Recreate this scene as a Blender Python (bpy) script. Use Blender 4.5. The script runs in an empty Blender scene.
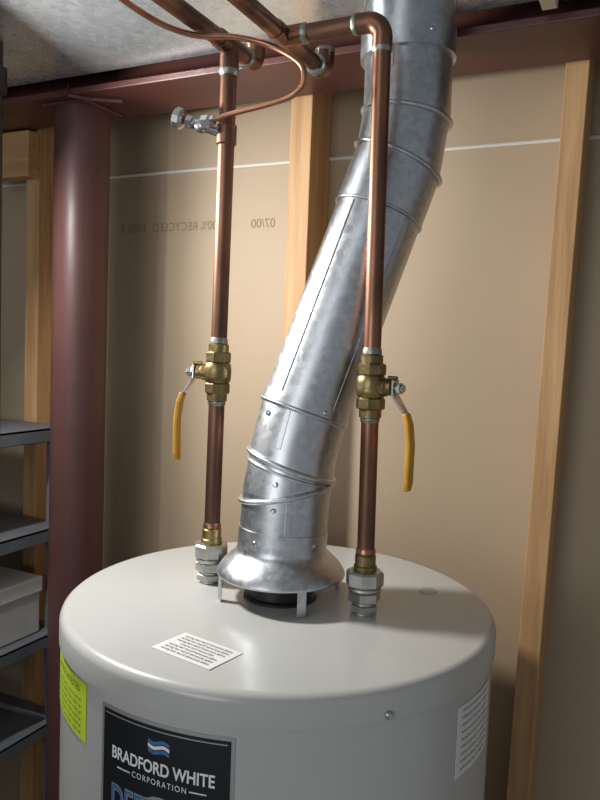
import bpy, bmesh, math, random
from mathutils import Vector, Matrix
random.seed(3)
V=Vector
scene=bpy.context.scene
# ------------------------------------------------------------------ materials
def mat(name, col, rough=.5, metal=0., col2=None, nscale=8., ndetail=4., bump=0., bscale=40., stretch=(1,1,1),
        rough2=None, lo=.35, hi=.65, spec=None, voro=False, coat=0., vmix=.6):
    m=bpy.data.materials.new(name); m.use_nodes=True
    nt=m.node_tree; b=nt.nodes["Principled BSDF"]
    b.inputs["Base Color"].default_value=(*col,1); b.inputs["Roughness"].default_value=rough
    b.inputs["Metallic"].default_value=metal
    if spec is not None: b.inputs["Specular IOR Level"].default_value=spec
    if coat: b.inputs["Coat Weight"].default_value=coat; b.inputs["Coat Roughness"].default_value=.15
    tc=nt.nodes.new("ShaderNodeTexCoord"); mp=nt.nodes.new("ShaderNodeMapping")
    mp.inputs["Scale"].default_value=stretch
    nt.links.new(tc.outputs["Object"],mp.inputs["Vector"])
    if col2 is not None:
        if voro:
            n=nt.nodes.new("ShaderNodeTexVoronoi"); n.inputs["Scale"].default_value=nscale
            out=n.outputs["Color"]
            n2=nt.nodes.new("ShaderNodeTexNoise"); n2.inputs["Scale"].default_value=nscale*.08
            mx=nt.nodes.new("ShaderNodeMix"); mx.data_type='FLOAT'; mx.inputs[0].default_value=vmix
            bw=nt.nodes.new("ShaderNodeRGBToBW"); nt.links.new(out,bw.inputs[0])
            nt.links.new(mp.outputs[0],n2.inputs["Vector"])
            nt.links.new(bw.outputs[0],mx.inputs[2]); nt.links.new(n2.outputs["Fac"],mx.inputs[3]); fac=mx.outputs[0]
        else:
            n=nt.nodes.new("ShaderNodeTexNoise"); n.inputs["Scale"].default_value=nscale; n.inputs["Detail"].default_value=ndetail
            fac=n.outputs["Fac"]
        nt.links.new(mp.outputs[0],n.inputs["Vector"])
        r=nt.nodes.new("ShaderNodeValToRGB"); r.color_ramp.elements[0].position=lo; r.color_ramp.elements[1].position=hi
        r.color_ramp.elements[0].color=(*col,1); r.color_ramp.elements[1].color=(*col2,1)
        nt.links.new(fac,r.inputs[0]); nt.links.new(r.outputs[0],b.inputs["Base Color"])
        if rough2 is not None:
            mr=nt.nodes.new("ShaderNodeMapRange"); mr.inputs["From Min"].default_value=lo; mr.inputs["From Max"].default_value=hi
            mr.inputs["To Min"].default_value=rough; mr.inputs["To Max"].default_value=rough2
            nt.links.new(fac,mr.inputs[0]); nt.links.new(mr.outputs[0],b.inputs["Roughness"])
    if bump:
        n=nt.nodes.new("ShaderNodeTexNoise"); n.inputs["Scale"].default_value=bscale; n.inputs["Detail"].default_value=5
        nt.links.new(mp.outputs[0],n.inputs["Vector"])
        bp=nt.nodes.new("ShaderNodeBump"); bp.inputs["Strength"].default_value=bump; bp.inputs["Distance"].default_value=.01
        nt.links.new(n.outputs["Fac"],bp.inputs["Height"]); nt.links.new(bp.outputs[0],b.inputs["Normal"])
    return m
M={}
M['tank']=mat('tank_enamel',(.475,.475,.45),.27,0,(.51,.51,.485),3,bump=.012,bscale=60,coat=.2)
M['galv']=mat('galvanized_steel',(.48,.50,.52),.36,1,(.60,.62,.64),130,rough2=.42,voro=True,bump=.015,bscale=14)
M['galvdull']=mat('galvanized_duct',(.58,.63,.66),.22,.72,(.76,.82,.86),90,rough2=.32,voro=True,bump=.035,bscale=4,vmix=.5,lo=.2,hi=.8)
M['zinc']=mat('zinc_fitting',(.42,.42,.40),.38,1,(.58,.58,.56),40,rough2=.5,bump=.1,bscale=90)
M['copper']=mat('copper_pipe',(.30,.145,.09),.38,1,(.12,.07,.052),13,rough2=.52,stretch=(1,1,.35),bump=.04,bscale=60,lo=.38,hi=.6)
M['copperb']=mat('copper_bright',(.50,.24,.15),.34,1,(.32,.155,.09),30,rough2=.42)
M['solder']=mat('solder_joint',(.36,.34,.30),.45,1,(.25,.29,.25),60)
M['brass']=mat('brass_body',(.33,.25,.11),.36,1,(.20,.15,.07),50,rough2=.5,bump=.1,bscale=150)
M['chrome']=mat('nickel_plated',(.62,.62,.60),.22,1,(.45,.45,.44),40,rough2=.35)
M['yellow']=mat('yellow_grip',(.66,.33,.02),.45,0,(.56,.27,.02),25)
M['redsteel']=mat('red_oxide_paint',(.105,.044,.038),.42,0,(.082,.034,.031),7,rough2=.5,bump=.06,bscale=30)
M['beam']=mat('red_oxide_beam_paint',(.12,.040,.030),.42,0,(.085,.030,.024),9,bump=.08,bscale=30)
M['wood']=mat('pine_lumber',(.54,.325,.15),.6,0,(.41,.225,.095),7,stretch=(8,8,.55),bump=.1,bscale=30)
M['woodh']=mat('pine_lumber_horizontal',(.54,.325,.15),.6,0,(.41,.225,.095),7,stretch=(.55,8,8),bump=.1,bscale=30)
M['panel']=mat('brown_fibre_board',(.395,.30,.20),.62,0,(.435,.335,.225),2.5,bump=.03,bscale=12)
M['ink']=mat('faded_ink',(.25,.18,.11),.8)
M['cord']=mat('white_seam_tape',(.68,.66,.60),.6)
M['black']=mat('black_iron',(.02,.02,.022),.45,.4,(.035,.033,.033),30)
M['shelf']=mat('grey_plastic_shelf',(.11,.12,.135),.5,0,(.14,.15,.165),20)
M['white']=mat('white_paper',(.74,.74,.71),.6,0,(.70,.70,.67),5)
M['lblack']=mat('label_black',(.012,.013,.016),.3)
M['lsilver']=mat('label_silver',(.55,.56,.57),.35,.6,(.45,.46,.47),10)
M['lwhite']=mat('label_white_ink',(.85,.85,.85),.5)
M['lblue']=mat('label_blue_ink',(.05,.17,.36),.4)
M['fluo']=mat('fluorescent_sticker',(.62,.80,.04),.5,0,(.58,.74,.04),5)
M['ink2']=mat('black_ink',(.06,.06,.06),.6)
M['conc']=mat('concrete_floor',(.28,.27,.25),.8,0,(.36,.35,.33),4,bump=.2,bscale=30)
M['ceil']=mat('subfloor_plywood',(.30,.20,.11),.8,0,(.22,.15,.08),5)
M['wall']=mat('painted_block',(.45,.42,.38),.8,0,(.5,.47,.43),3,bump=.1,bscale=20)
M['cardboard']=mat('box_card',(.55,.55,.53),.6,0,(.45,.45,.43),9)
# ------------------------------------------------------------------ mesh helpers
def empty(name,loc=(0,0,0)):
    e=bpy.data.objects.new(name,None); e.empty_display_size=.05; e.location=loc; scene.collection.objects.link(e); return e
def mk(name,bm,m,parent=None,smooth=True,ang=35,bevel=0):
    bmesh.ops.recalc_face_normals(bm,faces=bm.faces)
    me=bpy.data.meshes.new(name); bm.to_mesh(me); bm.free()
    if smooth:
        for p in me.polygons: p.use_smooth=True
        me.set_sharp_from_angle(angle=math.radians(ang))
    o=bpy.data.objects.new(name,me); scene.collection.objects.link(o)
    if m: me.materials.append(M[m])
    if bevel:
        b=o.modifiers.new('bevel','BEVEL'); b.width=bevel; b.segments=2; b.limit_method='ANGLE'
    if parent: 
        o.parent=parent; o.matrix_parent_inverse=Matrix.Translation(parent.location).inverted()
    return o
def frame(ax):
    ax=V(ax).normalized(); u=ax.cross(V((0,0,1)))
    if u.length<1e-3: u=V((1,0,0))
    u.normalize(); return ax,u,ax.cross(u).normalized()
def box(name,x0,x1,y0,y1,z0,z1,m,parent=None,bevel=.002,lean=0):
    bm=bmesh.new(); bmesh.ops.create_cube(bm,size=1)
    for v in bm.verts:
        sh_=lean*(.5-v.co.z)
        v.co=V(((x0+x1)/2+v.co.x*(x1-x0)+sh_,(y0+y1)/2+v.co.y*(y1-y0),(z0+z1)/2+v.co.z*(z1-z0)))
    return mk(name,bm,m,parent,smooth=False,bevel=bevel)
def rings(bm,rs,cap=(True,True),closed=False):
    n=len(rs[0]); vs=[[bm.verts.new(p) for p in r] for r in rs]
    L=len(vs)
    for i in range(L if closed else L-1):
        a=vs[i]; b=vs[(i+1)%L]
        for j in range(n): bm.faces.new((a[j],a[(j+1)%n],b[(j+1)%n],b[j]))
    if not closed:
        if cap[0]: bm.faces.new(vs[0][::-1])
        if cap[1]: bm.faces.new(vs[-1])
def lathe(name,origin,axis,prof,m,parent=None,seg=40,cap=(True,True),ang=35,phase=0):
    ax,u,w=frame(axis); o=V(origin); bm=bmesh.new(); rs=[]
    for r,h in prof:
        rs.append([o+ax*h+(u*math.cos(2*math.pi*j/seg+phase)+w*math.sin(2*math.pi*j/seg+phase))*r for j in range(seg)])
    rings(bm,rs,cap); return mk(name,bm,m,parent,ang=ang)
def hexnut(name,origin,axis,r,h,m,parent,seg=6,phase=0):
    return lathe(name,origin,axis,[(r*.90,0),(r,h*.12),(r,h*.88),(r*.90,h)],m,parent,seg=seg,ang=20,phase=phase)
def tube(name,pts,r,m,parent=None,seg=24,ang=40,cap=(True,True),radii=None):
    pts=[V(p) for p in pts]; bm=bmesh.new(); rs=[]
    T=[]
    for i in range(len(pts)):
        a=(pts[i]-pts[i-1]).normalized() if i>0 else None
        b=(pts[i+1]-pts[i]).normalized() if i<len(pts)-1 else None
        t=(a+b).normalized() if a and b else (a or b); T.append(t)
    _,u,w=frame(T[0])
    for i,p in enumerate(pts):
        t=T[i]; u=(u-t*u.dot(t)).normalized(); w=t.cross(u)
        rr=radii[i] if radii else r
        rs.append([p+(u*math.cos(2*math.pi*j/seg)+w*math.sin(2*math.pi*j/seg))*rr for j in range(seg)])
    rings(bm,rs,cap); return mk(name,bm,m,parent,ang=ang)
def smoothpath(pts,n=10):
    pts=[V(p) for p in pts]; out=[]
    P=[pts[0]*2-pts[1]]+pts+[pts[-1]*2-pts[-2]]
    for i in range(1,len(P)-2):
        for k in range(n):
            t=k/n; a,b,c,d=P[i-1],P[i],P[i+1],P[i+2]
            out.append(.5*((2*b)+(c-a)*t+(2*a-5*b+4*c-d)*t*t+(3*b-a-3*c+d)*t**3))
    out.append(pts[-1]); return out
def fillet(a,c,b,r,n=8):
    a,c,b=V(a),V(c),V(b); d1=(a-c).normalized(); d2=(b-c).normalized()
    out=[]
    for i in range(n+1):
        t=i/n
        th=t*math.pi/2
        o=c+d1*r+d2*r
        out.append(o-d2*r*math.cos(th)-d1*r*math.sin(th))
    return out
def elbow(name,c,d1,d2,r,m,parent,R=.020,sock=.016):
    c,d1,d2=V(c),V(d1).normalized(),V(d2).normalized()
    arc=fillet(c+d1,c,c+d2,R)
    pts=[c+d1*(R+sock)]+[c+d1*(R+.002)]+arc+[c+d2*(R+.002)]+[c+d2*(R+sock)]
    tube(name,pts,r*1.12,m,parent)
    for i,d in enumerate((d1,d2)):
        lathe(name+'_bead_%d'%i,c+d*(R+sock-.003),d,[(r*1.0,-.001),(r*1.16,0),(r*1.16,.003),(r*1.0,.006)],'solder',parent)
def strap(name,pts,wdir,w,t,m,parent,bevel=.001):
    pts=[V(p) for p in pts]; wd=V(wdir).normalized(); bm=bmesh.new(); rs=[]
    for i,p in enumerate(pts):
        a=(pts[i]-pts[i-1]) if i>0 else (pts[1]-pts[0]); b=(pts[i+1]-pts[i]) if i<len(pts)-1 else a
        tt=(a.normalized()+b.normalized()).normalized(); n=tt.cross(wd).normalized()
        ww=w[i] if isinstance(w,(list,tuple)) else w
        rs.append([p+wd*ww/2+n*t/2,p-wd*ww/2+n*t/2,p-wd*ww/2-n*t/2,p+wd*ww/2-n*t/2])
    rings(bm,rs); return mk(name,bm,m,parent,smooth=False,bevel=bevel)
def bead(name,c,axis,normal,r,br,m,parent,seg=96):
    ax,u,w=frame(axis); n=V(normal).normalized(); c=V(c); bm=bmesh.new(); rs=[]
    for j in range(seg):
        th=2*math.pi*j/seg; rad=u*math.cos(th)+w*math.sin(th); p=c+rad*r
        p=p-ax*(rad*r).dot(n)/ax.dot(n)
        rs.append([p+(rad*math.cos(q)+ax*math.sin(q))*br for q in [2*math.pi*k/8 for k in range(8)]])
    rings(bm,rs,closed=True); return mk(name,bm,m,parent,ang=60)
def textmesh(s,size,width=None,bold=0.0,spacing=1.0):
    cu=bpy.data.curves.new('t','FONT'); cu.body=s; cu.size=size; cu.align_x='CENTER'; cu.align_y='CENTER'; cu.offset=bold; cu.space_character=spacing
    ob=bpy.data.objects.new('t',cu); scene.collection.objects.link(ob)
    dg=bpy.context.evaluated_depsgraph_get(); me=bpy.data.meshes.new_from_object(ob.evaluated_get(dg))
    bpy.data.objects.remove(ob)
    xs=[v.co.x for v in me.vertices]
    if width:
        s=width/(max(xs)-min(xs)); 
        for v in me.vertices: v.co.x*=s
    return me
def text_on(name,s,size,fn,m,parent,width=None,bold=0.,spacing=1.):
    me=textmesh(s,size,width,bold,spacing)
    for v in me.vertices: v.co=fn(v.co.x,v.co.y)
    me.materials.clear(); me.materials.append(M[m])
    o=bpy.data.objects.new(name,me); scene.collection.objects.link(o)
    if parent: o.parent=parent; o.matrix_parent_inverse=Matrix.Translation(parent.location).inverted()
    return o
# ------------------------------------------------------------------ camera
t=math.radians(25.7); p=math.radians(4.25); ro=math.radians(2.2)
F=V((-math.sin(t),math.cos(t),0)); R=V((math.cos(t),math.sin(t),0))
fw=F*math.cos(p)-V((0,0,1))*math.sin(p); up=R.cross(fw)
r2=R*math.cos(ro)+up*math.sin(ro); u2=up*math.cos(ro)-R*math.sin(ro)
cam=bpy.data.cameras.new('camera'); co=bpy.data.objects.new('camera',cam); scene.collection.objects.link(co)
cam.sensor_fit='HORIZONTAL'; cam.sensor_width=36; cam.lens=36*730/600; cam.clip_start=.02
mm=Matrix((r2,u2,-fw)).transposed().to_4x4(); mm.translation=V((.438,-.871,1.642)); co.matrix_world=mm
scene.camera=co
# ------------------------------------------------------------------ room
box('floor',-1.7,1.7,-2.4,.6,-.1,0,'conc',bevel=0)
box('ceiling',-1.7,1.7,-2.4,.6,2.42,2.5,'ceil',bevel=0)
box('wall_left',-1.75,-1.65,-2.4,.6,0,2.42,'wall',bevel=0)
wb=empty('wall_back',(0,.45,0))
box('fibre_board',-1.65,1.7,.434,.45,0,2.42,'panel',wb,bevel=0)
ZB=2.086
for i,(x0,wd_,ln) in enumerate(((-1.30,.038,0),(-.842,.038,0),(-.188,.043,0),(.2865,.035,-.038),(.90,.038,0),(1.35,.038,0))):
    box('stud_%d'%(i+1),x0,x0+wd_,.345,.434,.038,2.16,'wood',wb,bevel=.0015,lean=ln)
box('bottom_plate',-1.65,1.7,.345,.434,0,.038,'woodh',wb)
box('blocking',-.96,-.803,.312,.345,1.985,2.082,'woodh',wb)
tube('seam_tape',[(-1.6,.4325,2.0),(1.6,.4325,2.0)],.0035,'cord',wb,seg=8)
text_on('board_print','07/00          100% RECYCLED  100% R',.026,lambda x,y:V((-.455-x,.4335,1.884+y)),'ink',wb,width=.39)
# steel beam (I section)
bm=bmesh.new()
yc=.254; hw=.074
sec=[(-hw,0),(hw,0),(hw,.012),(.006,.016),(.006,.188),(hw,.192),(hw,.204),(-hw,.204),(-hw,.192),(-.006,.188),(-.006,.016),(-hw,.012)]
rings(bm,[[V((x,yc+a,ZB+b)) for a,b in sec] for x in (-1.65,1.7)])
mk('steel_beam',bm,'beam',smooth=False,bevel=.002)
# column
col=empty('steel_column',(-.596,.252,0))
lathe('shaft',(-.596,.252,0),(0,0,1),[(.0530,.012),(.0530,ZB-.006)],'redsteel',col,seg=64)
box('cap_plate',-.650,-.542,.198,.308,ZB-.006,ZB,'redsteel',col)
box('base_plate',-.676,-.516,.172,.332,0,.012,'redsteel',col)
strap('clip',[(-.565,.178,ZB+.018),(-.56,.174,ZB-.003),(-.53,.20,ZB-.005),(-.48,.23,ZB-.005)],(0,0,1),.006,.003,'redsteel',col)
# duct
du=empty('sheet_metal_duct',(0,-.4,2.11))
ZD=2.112
box('trunk',-1.64,1.69,-1.15,.170,ZD,ZD+.27,'galvdull',du,bevel=.003)
for i,x in enumerate((-.98,.30)):
    box('drive_cleat_%d'%i,x,x+.028,-1.15,.172,ZD-.004,ZD,'galv',du,bevel=.001)
strap('hanger_clip',[(.285,.10,ZD-.002),(.285,.10,ZD-.018),(.285,.155,ZD-.018),(.285,.155,ZD-.002)],(1,0,0),.02,.003,'galv',du)
# ------------------------------------------------------------------ water heater
H=1.30; RT=.2855
wh=empty('water_heater',(0,0,0))
lathe('jacket',(0,0,0),(0,0,1),[(.26,.05),(RT-.004,.05),(RT-.002,.07),(RT-.002,1.272)],'tank',wh,seg=160)
lathe('lid',(0,0,0),(0,0,1),[(RT-.001,1.266),(RT+.001,1.266),(RT+.001,H-.010),(RT-.001,H-.0045),(RT-.005,H-.001),(RT-.010,H),(.0475,H+.001)],'tank',wh,seg=160,cap=(False,True))
for i in range(3):
    a=2*math.pi*i/3+.4; lathe('foot_%d'%i,(.2*math.cos(a),.2*math.sin(a),0),(0,0,1),[(.03,0),(.03,.05)],'black',wh)
A0=-64.3
def cyl(r): return lambda a,z: V((r*math.cos(math.radians(A0+a)),r*math.sin(math.radians(A0+a)),z))
def patch(name,a0,a1,z0,z1,r,m,n=24):
    bm=bmesh.new(); f=cyl(r); g=cyl(r-.0005)
    rs=[[f(a0+(a1-a0)*i/n,z0),f(a0+(a1-a0)*i/n,z1),g(a0+(a1-a0)*i/n,z1),g(a0+(a1-a0)*i/n,z0)] for i in range(n+1)]
    rings(bm,rs); return mk(name,bm,m,wh,ang=20)
def tcyl(name,s,size,ac,zc,m,r=RT-.0002,**k):
    text_on(name,s,size,lambda x,y: cyl(r)(ac+math.degrees(x/RT),zc+y),m,wh,**k)
patch('label_border',-39.8,-6.8,1.035,1.254,RT-.0012,'lsilver')
patch('label_field',-39.0,-7.6,1.039,1.250,RT-.0008,'lblack')
patch('label_rule',-38.3,-8.3,1.2455,1.2467,RT-.0004,'lsilver')
ac=-23.4
tcyl('label_name','BRADFORD WHITE',.0185,ac,1.206,'lwhite',width=.126,bold=.0004)
tcyl('label_sub','CORPORATION',.009,ac,1.1915,'lwhite',width=.066,spacing=1.3)
patch('label_dash_l',ac-11,ac-7.3,1.1908,1.1920,RT-.0003,'lwhite')
patch('label_dash_r',ac+7.3,ac+11,1.1908,1.1920,RT-.0003,'lwhite')
for k in range(3):
    bm=bmesh.new(); f=cyl(RT-.0003); rs=[]
    for i in range(9):
        s=i/8; a=ac-2.6+5.2*s; z=1.237-.005*k-.002*math.sin(s*6.28)-.002*s
        rs.append((f(a,z),f(a,z-.0038)))
    vs=[[bm.verts.new(q) for q in r_] for r_ in rs]
    for i in range(8): bm.faces.new((vs[i][0],vs[i+1][0],vs[i+1][1],vs[i][1]))
    mk('label_emblem_%d'%k,bm,'lblue' if k!=1 else 'lwhite',wh)
tcyl('label_product','DEFENDER',.044,ac,1.154,'lsilver',width=.128,bold=.0016)
tcyl('label_product_fill','DEFENDER',.044,ac,1.154,'lblue',r=RT+.0002,width=.127,bold=.0)
patch('label_lower',-37,-8.5,1.045,1.12,RT-.0004,'lsilver')
bm=bmesh.new(); f=cyl(RT-.0005); vs=[]
for i in range(17):
    s=i/16; a=-37.2+29*s; vs.append((bm.verts.new(f(a,1.128)),bm.verts.new(f(a,1.132+.045*math.sin(math.pi*s)**1.5))))
for i in range(16): bm.faces.new((vs[i][0],vs[i+1][0],vs[i+1][1],vs[i][1]))
mk('label_arc',bm,'lsilver',wh)
patch('inspection_sticker',-80,-46.5,1.193,1.260,RT-.0010,'fluo')
tcyl('sticker_title','NOTICE UNTESTED',.011,-58,1.250,'ink2',width=.085)
for i in range(6): tcyl('sticker_line_%d'%i,'ilm toue rnad siel rtoe nlad ei',.006,-60,1.238-.0075*i,'ink2',width=.11)
patch('rating_paper',46,65,1.168,1.251,RT-.0010,'white')
for i in range(9): tcyl('rating_line_%d'%i,'model serial input btu capacity gal',.005,55.5,1.245-.0085*i,'ink2',width=.076)
an=math.radians(-10); cx,cy=.003,-.207
def top(z): return lambda x,y: V((cx+x*math.cos(an)-y*math.sin(an),cy+x*math.sin(an)+y*math.cos(an),z))
bm=bmesh.new(); rr=[]
for z in (H+.0003,H+.0012): rr.append([top(z)(x,y) for x,y in ((-.044,-.027),(.044,-.027),(.044,.027),(-.044,.027))])
rings(bm,rr); mk('top_notice',bm,'white',wh,smooth=False)
for i in range(7): text_on('top_notice_line_%d'%i,'warning text read all instructions before',.0065,lambda x,y,i=i: top(H+.0015)(x,.020-.0065*i+y),'ink2',wh,width=.072 if i!=3 else .05)
for i,a in enumerate((24.5,144.5,264.5)):
    d=cyl(1)(a,0); lathe('lid_screw_%d'%i,V((d.x*RT,d.y*RT,1.273)),(d.x,d.y,0),[(.0045,0),(.0045,.003),(.003,.0045)],'chrome',wh,seg=12)
lathe('lid_grommet',(-.02,.20,H),(0,0,1),[(.012,0),(.012,.002),(.009,.003)],'tank',wh)
lathe('lid_grommet_b',(.17,.13,H),(0,0,1),[(.012,0),(.012,.002),(.009,.003)],'tank',wh)
# flue collar & draft hood
lathe('flue_collar',(0,0,H),(0,0,1),[(.050,0),(.050,.004),(.044,.006),(.044,.028),(.040,.028),(.040,.0)],'black',wh,seg=64)
hood=empty('draft_hood',(0,0,H))
hz=H+.034
lathe('hood_skirt',(0,0,hz),(0,0,1),[(.083,.001),(.0865,0),(.0872,.002),(.0866,.004),(.0845,.008),(.0815,.0125),(.0775,.017),(.073,.0215),(.0685,.0255),(.0645,.029),(.0618,.032),(.0605,.036),(.0600,.042)],'galv',hood,seg=96,cap=(False,False),ang=60)
lathe('hood_inner',(0,0,hz),(0,0,1),[(.083,.001),(.058,.020),(.05,.034)],'galv',hood,seg=64,cap=(False,True))
for i,a in enumerate((-20,70,160,250)):
    q=math.radians(a+A0+40); d=V((math.cos(q),math.sin(q),0)); w=V((-d.y,d.x,0))
    strap('hood_leg_%d'%i,[d*.074+V((0,0,hz+.010)),d*.0845+V((0,0,hz+.0)),d*.0845+V((0,0,H+.002))],w,.012,.002,'galv',hood,bevel=.0005)
# ------------------------------------------------------------------ vent
ve=empty('flue_vent_pipe',(0,0,H))
rv=.0592
P=[V(q) for q in [(0,0,hz+.036),(.002,.003,1.440),(.006,.013,1.50),(.015,.022,1.552),(.106,.098,1.895),(.112,.108,1.965),(.110,.1125,2.01),(.108,.1125,ZD+.01)]]
tube('pipe_run',P,rv,'galv',ve,seg=96,ang=5,cap=(False,False))
ax1=(P[1]-P[0]).normalized(); axs=(P[4]-P[3]).normalized(); axt=(P[7]-P[6]).normalized()
ax2=(P[2]-P[1]).normalized(); ax3=(P[3]-P[2]).normalized()
tube('upper_sleeve',[P[4]-axs*.075,P[4]-axs*.002],rv+.0016,'galv',ve,seg=96)
tube('lower_sleeve',[P[0]+ax1*.002,P[0]+ax1*.026],rv+.0014,'galv',ve,seg=96)
tube('elbow_collar',[P[3]-axs*.001,P[3]+axs*.016],rv+.0016,'galv',ve,seg=96)
tube('top_collar',[V((.109,.1115,2.034)),V((.108,.1115,2.070))],rv+.0055,'galv',ve,seg=96)
bead('elbow_seam_1',P[1]+ax2*.006,ax2,-R*.20+V((0,0,1)),rv+.0008,.0036,'galv',ve)
bead('elbow_seam_2',P[1]+ax2*.042,ax2,R*.34+V((0,0,1)),rv+.0008,.0038,'galv',ve)
bead('elbow_seam_2b',P[1]+ax2*.033,ax2,R*.30+V((0,0,1)),rv+.0004,.0020,'galv',ve)
bead('elbow_seam_4',P[3],axs,axs,rv+.001,.0032,'galv',ve)
bead('elbow_seam_5',P[4]-axs*.076,axs,axs,rv+.001,.0022,'galv',ve)
bead('elbow_seam_6',P[4],(P[5]-P[4]),R*.45+V((0,0,1)),rv+.001,.0034,'galv',ve)
bead('elbow_seam_7',P[5]-V((0,0,.008)),(P[5]-P[4]),R*.15+V((0,0,1)),rv+.001,.0034,'galv',ve)
bead('ceiling_flange',V((.108,.1125,ZD-.003)),axt,axt,rv+.001,.0022,'galv',ve)
def seam(name,a,b,phi,r):
    ax=(b-a).normalized(); side=(R-ax*R.dot(ax)).normalized(); fr=ax.cross(side); 
    if fr.dot(F)>0: fr=-fr
    d=side*math.sin(math.radians(phi))+fr*math.cos(math.radians(phi))
    strap(name,[a+d*r,b+d*r],d.cross(ax),.007,.0020,'galv',ve,bevel=.0006)
seam('lock_seam_1',P[3]+axs*.005,P[4]-axs*.08,-42,rv)
seam('lock_seam_2',P[3]+axs*.005,P[4]-axs*.08,38,rv)
seam('lock_seam_3',P[0]+ax1*.004,P[1]-ax1*.002,5,rv)
seam('lock_seam_4',P[6],V((.109,.1125,2.034)),-30,rv)
seam('lock_seam_5',P[2],P[3],-20,rv-.0005)
def rivet(name,c,ax,phi,r=rv+.0008):
    ax=V(ax).normalized(); side=(R-ax*R.dot(ax)).normalized(); fr=ax.cross(side)
    if fr.dot(F)>0: fr=-fr
    d=side*math.sin(math.radians(phi))+fr*math.cos(math.radians(phi))
    lathe(name,c+d*(r-.001),d,[(.0035,0),(.0035,.0018),(.002,.003)],'chrome',ve,seg=12)
rivet('screw_1',P[0]+ax1*.012,ax1,-35,rv+.0016); rivet('screw_2',P[0]+ax1*.014,ax1,45,rv+.0016)
rivet('screw_3',P[1]-ax1*.012,ax1,-14); rivet('screw_4',P[3]-ax3*.012,ax3,-50); rivet('screw_5',P[3]+axs*.009,axs,25,rv+.0018)
rivet('screw_6',P[4]-axs*.06,axs,-20,rv+.0018); rivet('screw_7',V((.1085,.1115,2.052)),axt,20,rv+.0057)
rivet('screw_8',P[1]+ax2*.015,ax2,-15)
# ------------------------------------------------------------------ supply risers
rp=.0112
def riser(name,base,topp,zv,stemdir,zlev,hot):
    e=empty(name,base); b=V(base); tp=V(topp); ax=(tp-b).normalized()
    at=lambda z: b+ax*((z-b.z)/ax.z)
    lathe('nipple',at(H+.0012),ax,[(.0150,0),(.0150,.022)],'zinc',e)
    hexnut('nipple_hex',at(H+.004),ax,.0195,.010,'zinc',e,phase=.3)
    hexnut('union_body',at(H+.017),ax,.0215,.014,'zinc',e,phase=.1)
    lathe('union_ring',at(H+.031),ax,[(.020,0),(.0215,.002),(.0215,.005),(.020,.006)],'zinc',e)
    hexnut('union_nut',at(H+.037),ax,.0245,.020,'zinc',e,seg=8,phase=.2)
    lathe('tail',at(H+.057),ax,[(.0150,0),(.0150,.006),(.0135,.008),(.0135,.020),(.0120,.022)],'brass',e)
    lathe('solder_low',at(H+.079),ax,[(.0118,0),(.0128,.001),(.0124,.006),(.0113,.008)],'copperb',e)
    tube('copper_low',[at(H+.07),at(zv-.03)],rp,'copper',e)
    tube('copper_high',[at(zv+.03),tp],rp,'copper',e)
    z0=zv-.040
    lathe('socket_low',at(z0),ax,[(.0118,0),(.0142,.001),(.0142,.010),(.0160,.012)],'brass',e)
    hexnut('hex_low',at(z0+.011),ax,.0185,.015,'brass',e,seg=8,phase=.2)
    lathe('body',at(z0+.025),ax,[(.0150,0),(.0178,.003),(.0188,.010),(.0188,.020),(.0178,.027),(.0150,.030)],'brass',e)
    hexnut('hex_high',at(z0+.054),ax,.0185,.015,'brass',e,seg=8,phase=.2)
    lathe('socket_high',at(z0+.068),ax,[(.0160,0),(.0142,.002),(.0142,.011),(.0118,.013)],'brass',e)
    lathe('joint_low',at(z0-.006),ax,[(.0113,0),(.0124,.002),(.0124,.006)],'solder',e)
    lathe('joint_high',at(z0+.081),ax,[(.0124,0),(.0124,.004),(.0113,.008)],'solder',e)
    sd=V(stemdir).normalized(); c=at(zv)
    lathe('bonnet',c+sd*.014,sd,[(.0115,0),(.0115,.008),(.0098,.010),(.0098,.016)],'brass',e)
    lathe('stem',c+sd*.028,sd,[(.0048,0),(.0048,.018)],'chrome',e)
    hexnut('stem_nut',c+sd*.037,sd,.0080,.006,'chrome',e)
    wd=V((0,0,1)).cross(sd)
    q=c+sd*.034; dz=V((0,0,1))
    pl=[q+dz*.010,q-dz*.008,q-dz*.014+sd*.004,q-dz*.034+sd*.019,q-dz*.044+sd*.021]
    strap('lever',pl,wd,[.016,.018,.016,.012,.012],.0028,'chrome',e,bevel=.0006)
    zb=zlev-(zv)
    g=[q-dz*.030+sd*.0165,q-dz*.044+sd*.0212,q-dz*.07+sd*.0245,q+dz*(zb+.010)+sd*.024,q+dz*zb+sd*.0225]
    strap('lever_grip',g,wd,[.013,.0155,.0155,.0155,.012],.0072,'yellow',e,bevel=.002)
    lathe('stop',c+sd*.024+dz*.012,sd,[(.003,0),(.003,.012)],'brass',e,seg=12)
    return e,at
ZP=2.043
hot,atL=riser('hot_water_pipe',(-.113,0,H),(-.107,0,ZP-.02),1.600,(-1,-.25,0),1.472,True)
cold,atR=riser('cold_water_pipe',(.122,0,H),(.112,0,ZP-.02),1.594,(1,-.15,0),1.468,False)
elbow('top_elbow',(.112,0,ZP),(0,0,-1),(-1,0,0),rp,'copper',cold)
tube('cross_pipe',[(.092,0,ZP),(-.024,0,ZP)],rp,'copper',cold)
cm=cold
tube('main_pipe',[(-.024,-1.6,ZP),(-.024,.09,ZP)],rp,'copper',cm)
tube('tee_body',[(-.024,-.026,ZP),(-.024,.026,ZP)],rp*1.14,'copper',cm)
tube('tee_branch',[(-.024,0,ZP),(.006,0,ZP)],rp*1.14,'copper',cm)
lathe('tee_joint',(.004,0,ZP),(1,0,0),[(.0130,0),(.0130,.004),(.0113,.007)],'solder',cm)
elbow('stub_elbow',(-.024,.128,ZP),(0,-1,0),(0,0,1),rp*1.15,'copper',cm,R=.018,sock=.012)
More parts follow.
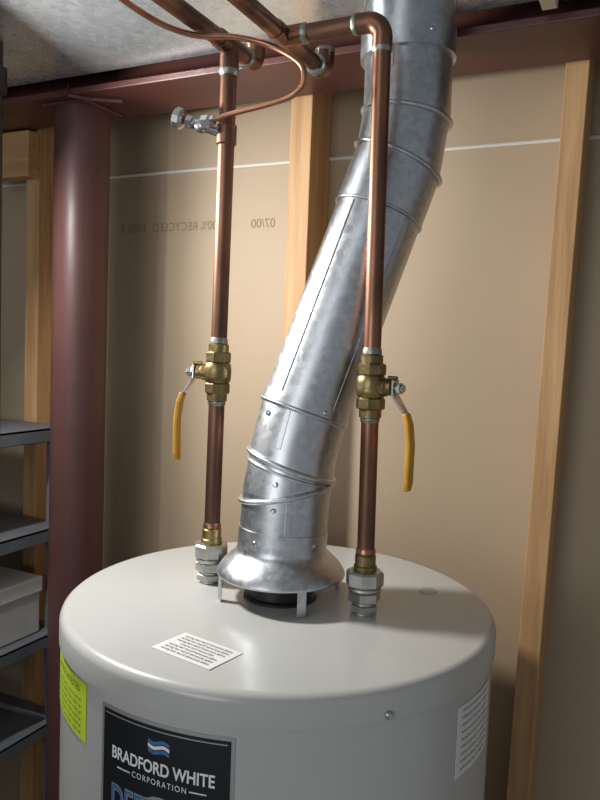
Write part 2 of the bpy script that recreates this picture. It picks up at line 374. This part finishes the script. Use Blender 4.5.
hm=hot
tube('main_pipe',[(-.107,-1.6,ZP),(-.107,.05,ZP)],rp,'copper',hm)
tube('tee_body',[(-.107,-.028,ZP),(-.107,.026,ZP)],rp*1.16,'copper',hm)
tube('tee_branch',[(-.107,0,ZP-.034),(-.107,0,ZP)],rp*1.16,'copper',hm)
lathe('tee_joint',(-.107,0,ZP-.040),(0,0,1),[(.0113,0),(.0134,.003),(.0134,.008)],'solder',hm)
elbow('stub_elbow',(-.107,.07,ZP),(0,-1,0),(0,0,1),rp*1.1,'copper',hm,R=.016,sock=.012)
nv=hot
c=atL(1.925)
lathe('saddle',c-V((0,0,.014)),(0,0,1),[(.0118,0),(.0138,.002),(.0138,.026),(.0118,.028)],'copper',nv)
v1=V((-.140,-.022,1.936))
tube('valve_inlet',[c,v1],.0065,'chrome',nv)
lathe('stop_valve_body',v1+V((.012,.004,-.004)),(-1,-.25,.30),[(.008,0),(.0095,.004),(.0095,.012),(.007,.016),(.007,.022)],'chrome',nv)
lathe('stop_valve_packing_nut',v1+V((-.008,-.002,.002)),(-1,-.25,.30),[(.009,0),(.009,.008)],'chrome',nv,seg=6,ang=20)
lathe('stop_valve_handle',v1+V((-.018,-.004,.006)),(-1,-.25,.30),[(.004,0),(.011,.003),(.0145,.006),(.0145,.014),(.010,.017)],'chrome',nv,seg=10,ang=20)
lathe('stop_valve_outlet_nut',v1+V((.010,-.004,.001)),(1,.05,.05),[(.0085,0),(.0085,.010),(.006,.013),(.006,.018)],'chrome',nv,seg=6,ang=20)
tube('copper_tubing',smoothpath([v1+V((.02,-.004,.002)),(-.086,-.024,1.944),(-.012,-.032,1.950),(.018,-.038,1.957),(.027,-.04,1.972),(.018,-.04,1.992),(-.024,-.042,2.017),(-.066,-.06,2.026),(-.112,-.085,2.026),(-.150,-.14,2.038),(-.168,-.3,2.06),(-.17,-.9,2.09),(-.17,-1.3,2.10)]),.0038,'copperb',nv,seg=14)
# gas pipe
gp=empty('black_gas_pipe',(-.552,0,0))
tube('drop',[(-.552,0,0),(-.552,0,2.06)],.0135,'black',gp)
lathe('coupling',(-.552,0,2.03),(0,0,1),[(.015,0),(.020,.003),(.020,.040),(.015,.044)],'black',gp)
tube('upper',[(-.552,0,2.06),(-.552,0,ZD)],.0135,'black',gp)
# ------------------------------------------------------------------ shelving
sh=empty('storage_shelf',(-.9,-.2,0))
for i,z in enumerate((1.449,1.233,1.0,.80,.42,.12)):
    box('deck_%d'%i,-1.14,-.70,-.82,.336,z-.006,z,'shelf',sh,bevel=.001)
    box('lip_%d'%i,-.712,-.70,-.82,.336,z-.030,z+.001,'shelf',sh,bevel=.002)
    box('lip_back_%d'%i,-1.14,-1.128,-.82,.336,z-.030,z+.001,'shelf',sh,bevel=.002)
for j,(x,y) in enumerate(((-.717,.319),(-.725,-.80),(-1.12,.305),(-1.12,-.80))):
    box('post_%d'%j,x-.015,x+.015,y-.015,y+.015,0,1.449 if j==0 else 1.5,'shelf',sh,bevel=.002)
tube('brace',[(-.72,.05,1.0-.03),(-.72,.30,.80)],.005,'shelf',sh,seg=8)
bx=empty('storage_box',(-.85,.1,1.0))
box('carton',-1.0,-.725,-.12,.285,1.001,1.10,'cardboard',bx,bevel=.004)
box('carton_lid',-1.004,-.721,-.124,.289,1.09,1.125,'white',bx,bevel=.004)
# ------------------------------------------------------------------ lights
def area(name,loc,target,size,power,col=(1,1,1)):
    l=bpy.data.lights.new(name,'AREA'); l.energy=power; l.size=size; l.color=col; l.shape='DISK'
    o=bpy.data.objects.new(name,l); scene.collection.objects.link(o); o.location=loc
    o.rotation_euler=(V(target)-V(loc)).to_track_quat('-Z','Y').to_euler()
area('work_light',(-.56,-.15,1.93),(.05,.02,1.47),.10,10.5,(1,.985,.96))
area('fill_light',(-.2,-2.0,1.7),(0,0,2.0),.9,8,(.95,.98,1))  # soft fill added behind the camera, not a lamp of the room
w=bpy.data.worlds.new('World'); scene.world=w; w.use_nodes=True
w.node_tree.nodes['Background'].inputs[0].default_value=(.88,.93,1,1); w.node_tree.nodes['Background'].inputs[1].default_value=.30
scene.view_settings.view_transform='Standard'
